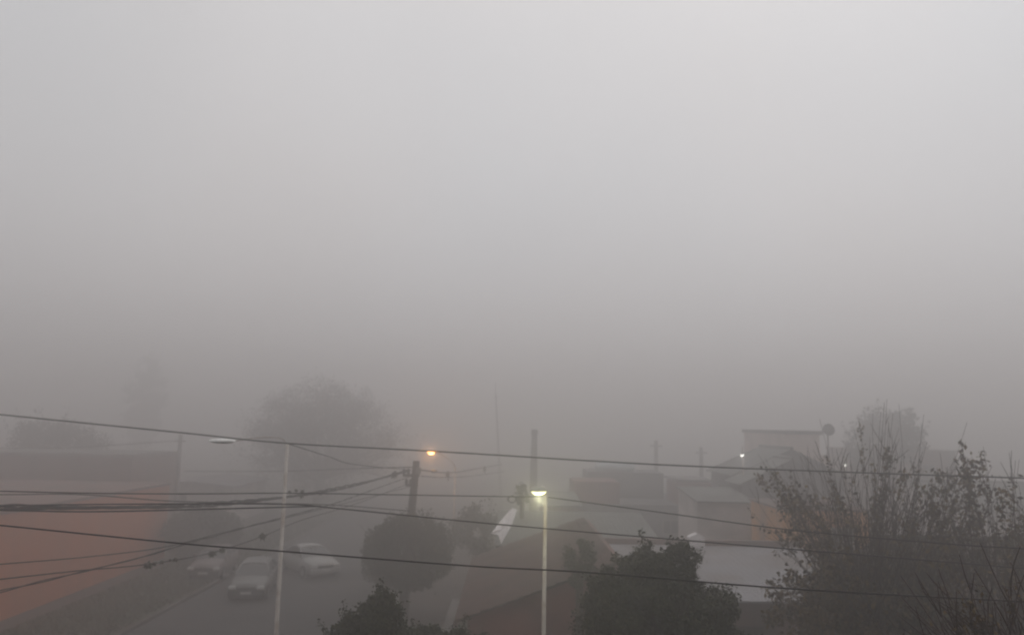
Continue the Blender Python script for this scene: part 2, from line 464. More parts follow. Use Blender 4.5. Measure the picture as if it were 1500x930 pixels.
def shed_house(name, x0, x1, y0, y1, zl, zr, zfront, zback, wm, rm, label, wins=(), dr=None, over=.3, tile=False, parapet=None):
    """single-pitch roof; corner heights: along x from zl to zr, or along y from zfront to zback"""
    b = empty(name, ((x0 + x1) / 2, (y0 + y1) / 2, 0), label=label, cat='house')
    def z(x, y):
        if zl is not None: return zl + (zr - zl) * (x - x0) / (x1 - x0)
        return zfront + (zback - zfront) * (y - y0) / (y1 - y0)
    c = [(x0, y0), (x1, y0), (x1, y1), (x0, y1)]
    v = [(x, y, 0) for x, y in c] + [(x, y, z(x, y)) for x, y in c]
    MB().add(v, [(0, 1, 5, 4), (1, 2, 6, 5), (2, 3, 7, 6), (3, 0, 4, 7)]).build('wall', wm, b)
    if zl is not None:
        a0, a1 = x0 - over, x1 - .003
        corrugated((a0, y0 - over, z(a0, 0) + .06), (a0, y1 + over, z(a0, 0) + .06), (a1, y0 - over, z(a1, 0) + .06), (a1, y1 + over, z(a1, 0) + .06),
                   .25 if tile else .2, .03 if tile else .003, 13 if tile else 3, rm, 'roof', b, step=.035 if tile else 0)
    else:
        f, k = y0 - over, y1
        corrugated((x0 - .1, f, z(0, f) + .06), (x1 + .1, f, z(0, f) + .06), (x0 - .1, k, z(0, k) + .06), (x1 + .1, k, z(0, k) + .06),
                   .25 if tile else .2, .03 if tile else .003, 13 if tile else 3, rm, 'roof', b, step=.035 if tile else 0)
    if parapet:
        for q in parapet: MB().box(*q).build('party_wall', M['brownwall'], b)
    for q in wins: window(b, *q, y0)
    if dr: door(b, *dr, y0)
    loc_children(b)
    return b

# corner house under brown tiles, roof falls towards the street
shed_house('tiled_house', -0.95, 2.75, 20.3, 28.9, 2.75, 4.12, None, None, M['redwall'], M['tile'],
           'red brown tiled roof house directly behind the lit street lamp post', wins=[(-.1, 1.0, 1.1, 2.3)], dr=(1.6, 2.45, 2.15), tile=True,
           parapet=[(2.753, 20.3, 0, 2.9, 28.9, 4.14)])
# boundary wall of that house towards the street
gw = empty('garden_wall', (-1.75, 24, 0), label='low brown boundary wall between the pavement and the red brown tiled house', cat='wall')
MB().box(-1.88, 18.2, 0, -1.7, 29, 1.25).build('masonry', M['redwall'], gw); MB().box(-1.93, 18.15, 1.253, -1.65, 29.05, 1.32).build('coping', M['concrete'], gw); loc_children(gw)
# pale grey metal roof behind
shed_house('grey_roofed_house', -0.35, 5.7, 29.9, 35.4, None, None, 3.05, 3.66, M['greywall'], M['sheetgrey'],
           'low house under a long pale grey metal roof beyond the tiled house', wins=[(0.6, 1.6, 1.0, 2.1)])
# whitish roof to the right of the dark tree
shed_house('white_roofed_house', 3.05, 10.6, 22.6, 29.3, None, None, 2.78, 3.2, M['brownwall'], M['sheet'],
           'low house with a whitish corrugated roof behind the dark leafy tree', wins=[(4, 5.1, 1, 2.1), (8, 9.1, 1, 2.1)], dr=(6.2, 7.1, 2.1),
           parapet=[(3.2, 29.303, 0, 10.6, 29.55, 3.45)])
gp = at(1019, 786, 29.2)
wv = empty('roof_vent', gp, label='small white roof ventilator on the far edge of the whitish roof', cat='vent')
MB().add([(-.28, -.2, -.45), (.28, -.2, -.45), (.28, .2, -.45), (-.28, .2, -.45), (-.28, -.2, 0), (.28, -.2, 0), (.28, .2, 0), (-.28, .2, 0), (0, -.2, .14), (0, .2, .14)],
         [(0, 1, 5, 8, 4), (2, 3, 7, 9, 6), (1, 2, 6, 5), (3, 0, 4, 7), (4, 8, 9, 7), (8, 5, 6, 9)]).build('hood', M['white'], wv)
# ochre two-level wall
oc = empty('ochre_building', (12, 33, 0), label='ochre orange building behind the left side of the big bare tree', cat='building')
o0 = at(1100, 745, 35.0); o1 = at(1272, 748, 31.0)
MB().box(o0.x, 31.0, 0, o1.x, 35, 4.4).build('wall', M['orange'], oc)
MB().box(o0.x - .08, 30.92, 4.403, o1.x + .08, 35.1, 4.47).build('roof', M['brownwall'], oc)
window(oc, 12.4, 13.3, 2.9, 3.8, 31.0)
loc_children(oc)
# brown roofed house, bottom right, seen through the bare tree
gabled_house('brown_roofed_house', 11.2, 21.5, 19.6, 27.5, 2.9, 4.35, M['brownwall'], M['tile'],
             'wide brown roofed house seen through the big bare tree at lower right', axis='x', wins=[(13, 14.2, 1, 2.2), (17, 18.2, 1, 2.2)], dr=(15.2, 16.1, 2.1))
# long grey building with brick red boxes on it
D = 50.0
lb = empty('long_grey_building', (7, D, 0), label='long dark grey building with red brown blocks on top in the mid distance', cat='building')
a = at(842, 737, D); c = at(1048, 742, D)
MB().box(a.x, D, 0, c.x, D + 9, a.z).build('wall', M['greywall'], lb)
def blk(x0, x1, ytop, y0, y1, m, nm):
    p = at(x0, ytop, y0); q = at(x1, ytop, y0)
    MB().box(p.x, y0, a.z + .003, q.x, y1, p.z).build(nm, m, lb)
    return p, q
blk(841, 908, 705, D + .2, D + 4, M['redwall'], 'red_block')
blk(862, 972, 691, D + 4.3, D + 8.5, M['greywall'], 'upper_block')
blk(994, 1046, 707, D + .2, D + 4, M['redwall'], 'red_block')
p = at(1046, 706, D); MB().box(at(990, 706, D).x, D + .1, p.z + .02, p.x + .1, D + 4.1, p.z + .1).build('roof', M['concrete'], lb)
for wx in (6.0, 9.6): window(lb, wx, wx + 1.0, .9, 1.8, D)
loc_children(lb)
tk = empty('water_tank', at(900, 692, 55.5), label='pale blue water tank lying on the long grey building', cat='tank')
MB().tube([(-1.35, 0, .36), (-1.28, 0, .36), (1.28, 0, .36), (1.35, 0, .36)], [.22, .34, .34, .22], 18).build('barrel', M['bluetank'], tk, smooth=True)
for sx in (-.8, .8): MB().box(sx - .1, -.28, -.09, sx + .1, .28, .1).build('cradle', M['concrete'], tk)
# beige two storey house with dark roof edge
D = 46.0
bh = empty('beige_house', (15.5, D, 0), label='tall beige flat topped house with a dark roof edge at right', cat='house')
a = at(1090, 633, D + 8); a.z = at(1090, 633, D).z; c = at(1200, 634, D)
MB().box(a.x, D, 0, c.x, D + 8, a.z - .06).build('wall', M['beige'], bh)
MB().box(a.x - .12, D - .15, a.z - .057, c.x + .15, D + 8.1, a.z + .16).build('roof_edge', M['concrete'], bh)
MB().box(c.x + .003, D + 1.5, 0, c.x + 1.2, D + 8, a.z - 1.3).build('side_wing', M['beige'], bh)
window(bh, a.x + .3, a.x + 1.0, 4.4, 5.4, D)
loc_children(bh)
# grey gables in front of it
pk = at(1157, 657, 41)
gabled_house('grey_gabled_house', pk.x - 2.9, pk.x + 2.9, 41, 45.6, pk.z - 1.35, pk.z - .05, M['greywall'], M['sheetgrey'],
             'grey gabled house standing in front of the tall beige house', axis='y', tile=False, over=.25, wins=[(pk.x - .5, pk.x + .5, 3.0, 4.0)])
pk = at(1168, 673, 37.5)
gabled_house('small_gabled_house', pk.x - 2.4, pk.x + 2.4, 38.3, 40.6, pk.z - 1.2, pk.z - .05, M['greywall'], M['sheetgrey'],
             'smaller grey gable in front of the grey gabled house', axis='y', tile=False, over=.2)
# brown two storey block behind the bare tree, and low one right of it
D = 60.0
bb = empty('brown_block', (30, D, 0), label='flat topped brown two storey block behind the bare branches', cat='building')
a = at(1250, 660, D); c = at(1400, 660, D)
MB().box(a.x, D, 0, c.x, D + 5, a.z).build('wall', M['brownwall'], bb)
MB().box(a.x - .1, D - .1, a.z + .003, c.x + .1, D + 5.1, a.z + .15).build('parapet', M['brownwall'], bb)
for wx in (27.5, 31.0): window(bb, wx, wx + 1.1, 4.0, 5.1, D)
loc_children(bb)
pk = at(1480, 715, 44)
gabled_house('far_right_house', pk.x - 3.4, pk.x + 6, 44, 52, pk.z - 1.2, pk.z, M['pale'], M['sheetgrey'], 'pale low house behind branches at the right edge', axis='x', tile=False, wins=[(pk.x - 1, pk.x + .1, 1, 2.1)])
# pale houses further up the street on the left and in the middle
pk = at(318, 700, 62)
gabled_house('pale_street_house', pk.x - 3.6, pk.x + 2.6, 58, 66, 2.6, pk.z, M['pale'], M['sheet'], 'pale blurred house beyond the round tree at left', axis='y', wins=[(pk.x - 1.6, pk.x - .6, 1, 2.1)], over=.3)
pk = at(1070, 725, 36)
shed_house('pale_yard_house', pk.x - 1.5, pk.x + 1.0, 36, 40, None, None, pk.z - .3, pk.z, M['pale'], M['sheetgrey'], 'small pale house just left of the ochre building')
pk = at(822, 738, 42)
shed_house('pink_wall_house', pk.x - .9, pk.x + 1.0, 42, 47, None, None, pk.z - .1, pk.z + .2, M['pale'], M['sheetgrey'], 'narrow pale house seen right behind the lit lamp')

# ------------------------------------------------------------------ vegetation
def leaf_quads(P, size, flat=0.0, seed=0):
    """a pointed four-cornered leaf at every point of P"""
    r = np.random.default_rng(seed); n = len(P)
    a = r.normal(size=(n, 3)); a[:, 2] -= flat; a /= np.linalg.norm(a, axis=1)[:, None]
    b = r.normal(size=(n, 3)); b -= a * (a * b).sum(1)[:, None]; b /= np.linalg.norm(b, axis=1)[:, None]
    c = np.cross(a, b)
    s = size * r.uniform(.55, 1.3, n)[:, None]
    V = np.concatenate([P, P + a * s * .5 + b * s * .3 + c * s * .08, P + a * s, P + a * s * .5 - b * s * .3 + c * s * .08])
    i = np.arange(n)
    return V, np.stack([i, i + n, i + 2 * n, i + 3 * n], 1)

class Twigs:
    def __init__(s): s.seg = []; s.tips = []; s.mid = []
    def grow(s, p, d, L, r, depth, rnd, spread, up, shrink, kids, nseg=4, wob=.12, taper=.55):
        pts = [p.copy()]; rad = [r]
        for i in range(nseg):
            d = (d + Vector((rnd.gauss(0, wob), rnd.gauss(0, wob), rnd.gauss(0, wob) + up))).normalized()
            p = p + d * L / nseg
            pts.append(p.copy()); rad.append(r * (1 - (1 - taper) * (i + 1) / nseg))
        s.seg.append((pts, rad))
        if depth == 0:
            s.tips.append(pts[-1]); s.mid += pts[1:]
            return
        for k in range(kids):
            t = rnd.uniform(.35, 1.0) if k else 1.0
            j = min(nseg, max(1, int(round(t * nseg))))
            ax = Vector((rnd.gauss(0, 1), rnd.gauss(0, 1), rnd.gauss(0, 1))); ax = (ax - d * ax.dot(d)).normalized()
            nd = (d + ax * spread * rnd.uniform(.5, 1.2)).normalized()
            s.grow(pts[j], nd, L * shrink * rnd.uniform(.75, 1.15), rad[j] * .62, depth - 1, rnd, spread, up, shrink, kids, max(2, nseg - 1), wob, taper)
    def mesh(s, name, m, parent, n=4, **k):
        mb = MB()
        for pts, rad in s.seg:
            mb.tube(pts, [max(x, .003) for x in rad], n if rad[0] < .03 else n + 3, cap=False)
        return mb.build(name, m, parent, smooth=True, **k)

def clump_points(c, rad, n_cl, cl_r, per, rnd, shell=.4, zlim=None):
    """leaf positions in clumps spread through an ellipsoid"""
    C = []
    while len(C) < n_cl:
        v = rnd.normal(size=3); v /= np.linalg.norm(v)
        C.append(v * rnd.uniform(shell, 1.0) ** .7)
    C = np.array(C) * np.array(rad) + np.array(c)
    P = []
    for q in C:
        k = int(per * rnd.uniform(.5, 1.4)); w = cl_r * rnd.uniform(.6, 1.3)
        o = rnd.normal(size=(k, 3)); o /= np.linalg.norm(o, axis=1)[:, None]
        P.append(q + o * (w * rnd.uniform(.2, 1, (k, 1)) ** .5) * np.array([1, 1, .8]))
    return np.concatenate(P)

def leafy_tree(name, base, blobs, trunk_r, leafs, leafm, label, seed=1, cat='tree', trunk_h=None, group=None):
    """blobs: (centre offset, radii, clumps, clump radius, leaves per clump) relative to the base"""
    t = empty(name, base, label=label, cat=cat, group=group)
    rnd = random.Random(seed); nr = np.random.default_rng(seed)
    tw = Twigs()
    h = trunk_h or min(b[0][2] - b[1][2] for b in blobs) + .4
    top = Vector((rnd.uniform(-.05, .05), rnd.uniform(-.05, .05), h))
    mb = MB().tube([(0, 0, -.05), (0, 0, .12), top * .35, top * .7, top], [trunk_r * 1.5, trunk_r * 1.12, trunk_r, trunk_r * .92, trunk_r * .95], 10)
    mb.build('trunk', M['bark'], t, smooth=True)
    for bc, br, *_ in blobs:
        for k in range(4):
            e = Vector(bc) + Vector((rnd.uniform(-.6, .6) * br[0], rnd.uniform(-.6, .6) * br[1], rnd.uniform(-.2, .7) * br[2]))
            d = e - top
            tw.grow(top.copy(), d.normalized(), d.length * .5, trunk_r * .5, 2, rnd, .6, .05, .55, 3)
    tw.mesh('branches', M['bark'], t)
    P = np.concatenate([clump_points(bc, br, n, cr, per, nr) for bc, br, n, cr, per in blobs])
    sp = []; stick = Twigs()
    for bc, br, n, cr, per in blobs:
        for q in range(max(2, n // 3)):
            v = nr.normal(size=3); v[2] = abs(v[2]) * .9 - .25; v /= np.linalg.norm(v)
            o = np.array(bc) + v * np.array(br) * nr.uniform(.85, 1.05); L_ = cr * nr.uniform(.5, 1.9)
            d = v + np.array([0, 0, .5]) + nr.normal(0, .25, 3); d /= np.linalg.norm(d)
            stick.seg.append(([Vector(o - d * cr * .5), Vector(o + d * L_)], [leafs * .09, leafs * .03]))
            for k in range(int(per * .12)):
                sp.append(o + d * L_ * nr.uniform(-.2, 1) + nr.normal(0, leafs * .6, 3))
    stick.mesh('twigs', M['bark'], t, n=3, kind='stuff')
    P = np.concatenate([P, np.array(sp)])
    V, F = leaf_quads(P, leafs, .3, seed)
    bulk('crown', V, F, leafm, t)
    return t

# dark leafy street tree, bottom centre right
c = at(975, 905, 13.0)
leafy_tree('leafy_tree', (c.x, 13.0, 0.12), [((-.1, 0, 4.3), (.95, 1.0, 1.0), 90, .24, 420), ((.62, .1, 3.9), (.75, .8, .8), 64, .22, 400),
            ((-.75, -.05, 4.0), (.6, .8, .75), 56, .2, 400), ((0.1, 0, 3.2), (1.45, 1.1, .85), 100, .26, 420), ((.2, 0, 5.15), (.28, .3, .36), 16, .16, 260),
            ((-.45, .1, 5.0), (.5, .4, .35), 22, .16, 260), ((-.95, .1, 4.6), (.3, .3, .4), 12, .16, 240), ((.85, .1, 4.6), (.3, .3, .3), 12, .13, 200)],
           .12, .062, M['leaf_dark'], 'dense dark green tree in front of the whitish roof', seed=3)
# smaller dark tree, bottom centre left
c = at(545, 930, 12.2)
leafy_tree('leafy_tree', (c.x, 12.2, 0.0), [((.05, 0, 4.1), (.58, .6, .75), 56, .18, 380), ((-.38, 0, 4.2), (.32, .4, .42), 22, .16, 300), ((.12, 0, 4.68), (.22, .3, .3), 12, .12, 240),
            ((.4, 0, 3.8), (.45, .5, .6), 36, .18, 360), ((-.3, 0, 3.5), (.5, .6, .6), 36, .18, 360)],
           .08, .052, M['leaf_dark'], 'small dark tree cut off by the bottom edge beside the round trimmed tree', seed=5)
c = at(655, 946, 13.5)
leafy_tree('low_shrub_tree', (c.x, 13.5, 0.0), [((0, 0, 3.75), (.75, .5, .42), 44, .16, 300), ((-.5, 0, 3.75), (.4, .4, .35), 22, .16, 260)],
           .07, .055, M['leaf_dark'], 'low dark shrub top at the bottom edge left of the lit lamp post', seed=6, cat='shrub')

# trimmed round trees along the street
def trimmed(px, py, Y, rx, rz, label, seed, m, zx=1.0, name='trimmed_tree', nl=42000, size=.085):
    c = at(px, py, Y)
    t = empty(name, (c.x, Y, .1), label=label, cat='tree')
    rnd = np.random.default_rng(seed); n = nl
    v = rnd.normal(size=(n, 3)); v /= np.linalg.norm(v, axis=1)[:, None]
    lump = np.array([mnoise.noise(Vector(q * 2.2) + Vector((seed, 0, 0))) * .14 + mnoise.noise(Vector(q * 6)) * .09 for q in v])
    r = (rnd.uniform(.1, 1, n) ** .5) * (1 + lump)
    P = v * r[:, None] * np.array([rx, rx * .95, rz]) + np.array([0, 0, c.z - .1])
    sp = []
    for q in range(60):                                  # regrowth sticking out of the clipped ball
        w = rnd.normal(size=3); w /= np.linalg.norm(w); w[2] = abs(w[2]) * (1 if q % 3 else -1)
        o = w * np.array([rx, rx * .95, rz]) * .95 + np.array([0, 0, c.z - .1])
        for k in range(26): sp.append(o + (w + np.array([0, 0, .4])) * rnd.uniform(0, .32) + rnd.normal(0, .05, 3))
    P = np.concatenate([P, np.array(sp)])
    V, F = leaf_quads(P, size, .2, seed)
    bulk('crown', V, F, m, t)
    zb = c.z - rz * .6
    MB().tube([(0, 0, -.05), (0, 0, .15), (.05, 0, zb * .6), (0, .03, zb)], [.14, .10, .08, .08], 10).build('trunk', M['bark'], t, smooth=True)
    tw = Twigs(); rr = random.Random(seed)
    for k in range(6):
        a = k * 1.05
        tw.grow(Vector((0, .03, zb - .1)), Vector((math.cos(a), math.sin(a), 1.1)).normalized(), rz * 1.0, .07, 2, rr, .6, .05, .6, 3)
    tw.mesh('branches', M['bark'], t)
    return t
trimmed(597, 809, 31, 1.74, 1.36, 'clipped ball shaped tree in front of the wooden utility pole', 21, M['leaf_dark'])
trimmed(297, 781, 43, 2.0, 1.35, 'clipped round tree at the end of the salmon wall', 22, M['leaf_dark'])
# dark shrubs behind
def far_tree(px, py, Y, rx, rz, label, seed, m=None, n=70, per=110, lr=.22, name='far_tree', cr=None):
    c = at(px, py, Y)
    return leafy_tree(name, (c.x, Y, 0), [((0, 0, c.z), (rx, rx, rz), n, cr or rx * .28, per)], max(.1, rx * .09), lr, m or M['leaf_far'], label, seed=seed, trunk_h=max(1.0, c.z - rz * .6))
far_tree(1300, 640, 55, 2.1, 1.9, 'blurred green tree top above the brown block at right', 31, n=60)
far_tree(1277, 660, 54, 1.8, 1.6, 'shorter blurred green tree beside the taller one above the brown block', 32, n=40)
far_tree(85, 650, 62, 3.3, 1.7, 'wide faint tree hump above the brown flat roofed building', 33, n=80)
far_tree(849, 822, 19.4, .34, .62, 'small dark shrub at the right end of the tiled roof', 34, n=34, per=220, lr=.06, name='small_tree', m=M['leaf_dark'])
far_tree(765, 723, 34, .30, .42, 'small dark tree top beside the lit lamp and white tarpaulin', 35, n=22, per=160, lr=.07, name='small_tree')
far_tree(700, 785, 38, 1.3, 1.3, 'dim green garden tree between the street and the white tarpaulin', 36, n=40, per=120, lr=.16, name='garden_tree')
far_tree(212, 590, 112, 2.6, 7.0, 'barely visible tall tree in the fog at left', 37, n=150, per=90, lr=.3, name='tall_tree')
far_tree(1080, 745, 43, 1.3, 1.4, 'dim tree beside the ochre building and the small pale house', 38, n=36, per=100, lr=.16, name='garden_tree')

# big round leafless tree far up the street
c = at(470, 650, 68)
bt = empty('bare_round_tree', (c.x, 68, 0), label='large faint round leafless tree in the fog up the street', cat='tree')
MB().tube([(0, 0, -.1), (0, 0, 1.2), (.1, 0, 2.6)], [.55, .4, .36], 10).build('trunk', M['bark'], bt, smooth=True)
tw = Twigs(); rr = random.Random(40)
for k in range(13):
    a = k * 2.4; el = .3 + 1.5 * (k % 4) / 3
    tw.grow(Vector((.1, 0, 2.5)), Vector((math.cos(a), math.sin(a), el)).normalized(), 3.3, .17, 4, rr, .55, .03, .72, 4, nseg=3, wob=.1)
tw.mesh('branches', M['twig'], bt, n=3)
P = np.array([tuple(p) for p in tw.mid if p.z > 3.5])
P = np.concatenate([P, clump_points((0, 0, 6.0), (6.1, 6.1, 5.0), 330, 1.0, 160, rng, shell=.3)])
P = P + rng.normal(0, .2, P.shape)
V, F = leaf_quads(P, .14, 0, 41)
bulk('crown', V, F, M['twig'], bt)

# big tree of long upright shoots on the near pavement, right
def shoot_tree(base, n, L, spread_x, spread_y, head_z, label, seed, leafy=.5, r0=.022, bend=.015, azr=None, name='pollarded_tree', leafsize=.10, twk=4, mass=None):
    t = empty(name, base, label=label, cat='tree')
    rr = random.Random(seed); nr = np.random.default_rng(seed)
    MB().tube([(0, 0, -.05), (0, 0, .15), (.04, .02, head_z * .5), (0, 0, head_z)], [.24, .17, .14, .17], 12).build('trunk', M['bark'], t, smooth=True)
    tw = Twigs(); limbs = []
    for k in range(7):
        a = k * 6.28 / 7 + rr.uniform(-.3, .3)
        d = Vector((math.cos(a) * spread_x, math.sin(a) * spread_y, .9)).normalized()
        tw.grow(Vector((0, 0, head_z - .1)), d, rr.uniform(.5, .9), .085, 0, rr, .4, .05, .6, 0, nseg=4, wob=.1, taper=.8)
        limbs.append(tw.seg[-1][0][-1])
    tw.tips = []; tw.mid = []
    P = []
    for k in range(n):
        o = limbs[k % 7] + Vector((rr.gauss(0, .10), rr.gauss(0, .10), rr.gauss(0, .06)))
        ux = (o.x * .8 + rr.gauss(0, .33)) * spread_x; uy = (o.y * .8 + rr.gauss(0, .33)) * spread_y
        d = Vector((ux, uy, 1.0)).normalized()
        l = L * rr.uniform(.55, 1.0) * (1 - .42 * min(1.4, math.hypot(ux, uy)))
        lf = leafy(ux) if callable(leafy) else leafy
        pts = [o]; rad = [r0 * rr.uniform(.6, 1.1)]; ns = 9; lean = Vector((ux, uy, 0)) * bend
        p = o.copy()
        for i in range(ns):
            d = (d + lean + Vector((rr.gauss(0, .035), rr.gauss(0, .035), .01))).normalized()
            p = p + d * l / ns
            pts.append(p.copy()); rad.append(rad[0] * (1 - .8 * (i + 1) / ns))
        tw.seg.append((pts, rad))
        # side twigs
        for q in range(rr.randint(2, twk)):
            i = rr.randint(2, ns - 1)
            dd = (pts[i + 1] - pts[i]).normalized()
            ax = Vector((rr.gauss(0, 1), rr.gauss(0, 1), rr.gauss(0, 1))); ax = (ax - dd * ax.dot(dd)).normalized()
            tl = rr.uniform(.2, .6); tp = [pts[i]]; td = (dd + ax * .6).normalized()
            for w in range(3):
                td = (td + Vector((rr.gauss(0, .1), rr.gauss(0, .1), .08))).normalized()
                tp.append(tp[-1] + td * tl / 3)
            tw.seg.append((tp, [.008, .006, .005, .003]))
            if rr.random() < lf:
                for w in range(rr.randint(1, 5)): P.append(tuple(tp[rr.randint(1, 3)] + Vector((rr.gauss(0, .03), rr.gauss(0, .03), rr.gauss(0, .03)))))
        # leaves bunched along the last stretch of some shoots
        if rr.random() < lf:
            nl = rr.randint(10, 60)
            st = rr.uniform(.55, .92)
            for w in range(nl):
                u = (st + (1 - st) * rr.random()) * ns; i = min(int(u), ns - 1)
                P.append(tuple(pts[i].lerp(pts[i + 1], u - i) + Vector((rr.gauss(0, .035), rr.gauss(0, .035), rr.gauss(0, .03)))))
        # sparse leaves lower down
        for w in range(rr.randint(1, 5)):
            u = rr.uniform(.05, .6) * ns; i = int(u)
            P.append(tuple(pts[i].lerp(pts[i + 1], u - i) + Vector((rr.gauss(0, .05), rr.gauss(0, .05), rr.gauss(0, .05)))))
    tw.mesh('branches', M['twig'], t, n=4)
    P = np.array(P)
    if mass: P = np.concatenate([P, clump_points(*mass, nr, shell=.1)])
    V, F = leaf_quads(P, leafsize, .9, seed)
    bulk('crown', V, F, M['leaf_brown'], t)
    return t
c = at(1282, 900, 16.6)
shoot_tree((c.x, 16.6, .12), 330, 4.85, .88, .85, 3.0, 'big bare tree of upright shoots with few brown leaves, tallest at right', 51,
           leafsize=.10, leafy=lambda u: .7 if u < -.35 else .06 if u < .25 else .4, r0=.0135, mass=((-.15, 0, 3.85), (2.0, 1.4, 1.1), 165, .38, 115), twk=4)
c = at(1490, 900, 14.8)
shoot_tree((c.x, 14.8, 0), 150, 4.4, .66, .7, 2.8, 'second bare tree with ragged leaves behind the right edge', 52, leafsize=.10, leafy=.6, r0=.014,
           mass=((0, 0, 3.7), (1.1, 1.0, .9), 40, .36, 90), twk=3)
c = at(1585, 930, 6.6)
shoot_tree((c.x, 6.6, -.05), 150, 1.35, 1.15, .9, 4.7, 'nearest dark twiggy tree in the lower right corner', 53, leafy=.3, r0=.007, leafsize=.045, twk=8)

# ------------------------------------------------------------------ street lamps
def curve_pts(P, n=8):
    P = [Vector(p) for p in P]; out = []
    Q = [P[0] * 2 - P[1]] + P + [P[-1] * 2 - P[-2]]
    for i in range(1, len(Q) - 2):
        for k in range(n):
            t = k / n
            out.append(.5 * ((2 * Q[i]) + (Q[i + 1] - Q[i - 1]) * t + (2 * Q[i - 1] - 5 * Q[i] + 4 * Q[i + 1] - Q[i + 2]) * t * t + (-Q[i - 1] + 3 * Q[i] - 3 * Q[i + 1] + Q[i + 2]) * t ** 3))
    out.append(P[-1])
    return out

def street_lamp(base, top, head, label, housing, lensm, light=None, r=.055, postm=None, hl=.55, hw=.17, name='street_lamp', drop=.105, arm_r=.5):
    """base, top of the straight post, centre of the lamp head: world points"""
    base, top, head = Vector(base), Vector(top), Vector(head)
    t = empty(name, base, label=label, cat='street lamp')
    L = lambda p: Vector(p) - base
    pm = postm or M['polepaint']
    MB().tube([L(base) - Vector((0, 0, .03)), L(base).lerp(L(top), .33), L(base).lerp(L(top), .335), L(top)], [r * 1.25, r * 1.15, r, r * .8], 14).build('post', pm, t, smooth=True)
    MB().tube([Vector((0, 0, .02)), Vector((0, 0, .3))], [r * 2.1, r * 1.5], 14).build('base_sleeve', pm, t)
    MB().box(-.08, -r * 1.25 - .02, .8, .08, -r * 1.1, 1.15, bev=.008).build('access_door', M['lampgrey'], t)
    d = (head - top); dh = Vector((d.x, d.y, 0)).normalized()
    back = head - dh * (hl * .45)
    MB().tube(curve_pts([L(top) - Vector((0, 0, .02)), L(top).lerp(L(back), .15) + Vector((0, 0, .12)), L(top).lerp(L(back), .6) + Vector((0, 0, .1)), L(back) + dh * .05]), r * arm_r, 8).build('arm', pm, t, smooth=True)
    X = dh; Y = Vector((0, 0, 1)).cross(X); Rm = Matrix((X, Y, Vector((0, 0, 1)))).transposed()
    h = MB(); prof = []
    for k in range(9):
        a = math.pi / 2 * k / 8
        prof.append((math.cos(a), math.sin(a) * .75))
    h.lathe([(0.93, -.12), (1.0, -.12), (1.0, 0)] + prof[1:], n=20)
    h.v = [tuple(L(head) + Rm @ Vector((v[0] * hl / 2, v[1] * hw, v[2] * .08))) for v in h.v]
    ho = h.build('housing', housing, t, smooth=True)
    g = MB(); g.lathe([(0.0, -1.0), (.35, -.95), (.65, -.75), (.85, -.4), (.93, -.12)], n=20)
    g.v = [tuple(L(head) + Rm @ Vector((v[0] * hl / 2 * .97, v[1] * hw * .97, v[2] * drop))) for v in g.v]
    g.build('lens', lensm, ho, smooth=True)
    if light:
        e, col = light
        ld = bpy.data.lights.new('lamp_light', 'POINT'); ld.energy = e; ld.color = col; ld.shadow_soft_size = .08
        lo = bpy.data.objects.new('lamp_light', ld); COL.objects.link(lo); lo.parent = t
        lo.location = L(head) - Vector((0, 0, .18))
    return t
# unlit lamp at left, arm over the street
tp = at(421, 650, 17.4)
bs = Vector((tp.x - .02, 17.4, .12))
street_lamp(bs, tp, at(326, 646, 17.2), 'pale thin street lamp post with an unlit white head at left', M['lampwhite'], M['lampgrey'], hl=.58, hw=.16, r=.047, drop=.05, arm_r=.32)
# lit lamp, arm towards the camera
tp = at(799, 726, 16.8)
street_lamp((tp.x, 16.8, .12), tp, at(789, 718, 15.9), 'thin street lamp post with a lit greenish white head at centre', M['lampgrey'],
            emit('lit_lamp_lens', (1.0, 1.0, .5), 2.6), light=(24, (1, 1, .6)), hl=.5, hw=.17, r=.046, drop=.085)
# orange lamp up the street
tp = at(667, 684, 41)
street_lamp((tp.x, 41, .12), tp, at(632, 660, 40), 'distant street lamp glowing orange above the wooden utility pole', M['lampgrey'],
            emit('orange_lamp_lens', (1.0, .40, .10), 12), light=(110, (1, .5, .2)), r=.05, hl=.5, hw=.17, drop=.17)
# two small white lamps at right
tp = at(1088, 655, 40)
street_lamp((tp.x, 40, 0), tp, at(1087, 665, 39.4), 'small white lamp lit at the left corner of the beige house', M['lampgrey'],
            emit('white_lamp_lens', (1.0, .97, .9), 3.2), light=(5, (1, .95, .9)), r=.05, hl=.26, hw=.11)
tp = at(1237, 668, 36)
street_lamp((tp.x, 36, 0), tp, at(1238, 679, 35.4), 'small white lamp glowing among the bare branches', M['lampgrey'],
            emit('white_lamp_lens', (1.0, .97, .9), 1.3), light=(2, (1, .95, .9)), r=.05, hl=.22, hw=.09)

# ------------------------------------------------------------------ poles and masts
def bolt_insulator(p, parent, s=1.0):
    MB().lathe([(.0, .09 * s), (.03 * s, .09 * s), (.05 * s, .06 * s), (.035 * s, .04 * s), (.06 * s, .01 * s), (.04 * s, -.03 * s), (.06 * s, -.05 * s), (.02 * s, -.09 * s), (0, -.09 * s)], c=p, n=10).build('insulator', M['ceramic'], parent, smooth=True)
UP_Y = 32.2
tp = at(610, 675, UP_Y)
up = empty('utility_pole', (tp.x - .1, UP_Y, .1), label='dark leaning wooden utility pole rising out of the clipped ball tree', cat='utility pole')
MB().tube([(-.22, 0, -.1), (-.09, 0, 2.8), (.1, 0, tp.z - .1)], [.21, .18, .135], 12).build('pole', M['wood'], up, smooth=True)
q = tp.z - .1
MB().box(-.42, -.1, q - .62, .25, -.02, q - .52).build('crossarm', M['wood'], up)
MB().box(-.30, -.1, q - 1.0, .2, -.02, q - .92).build('crossarm', M['wood'], up)
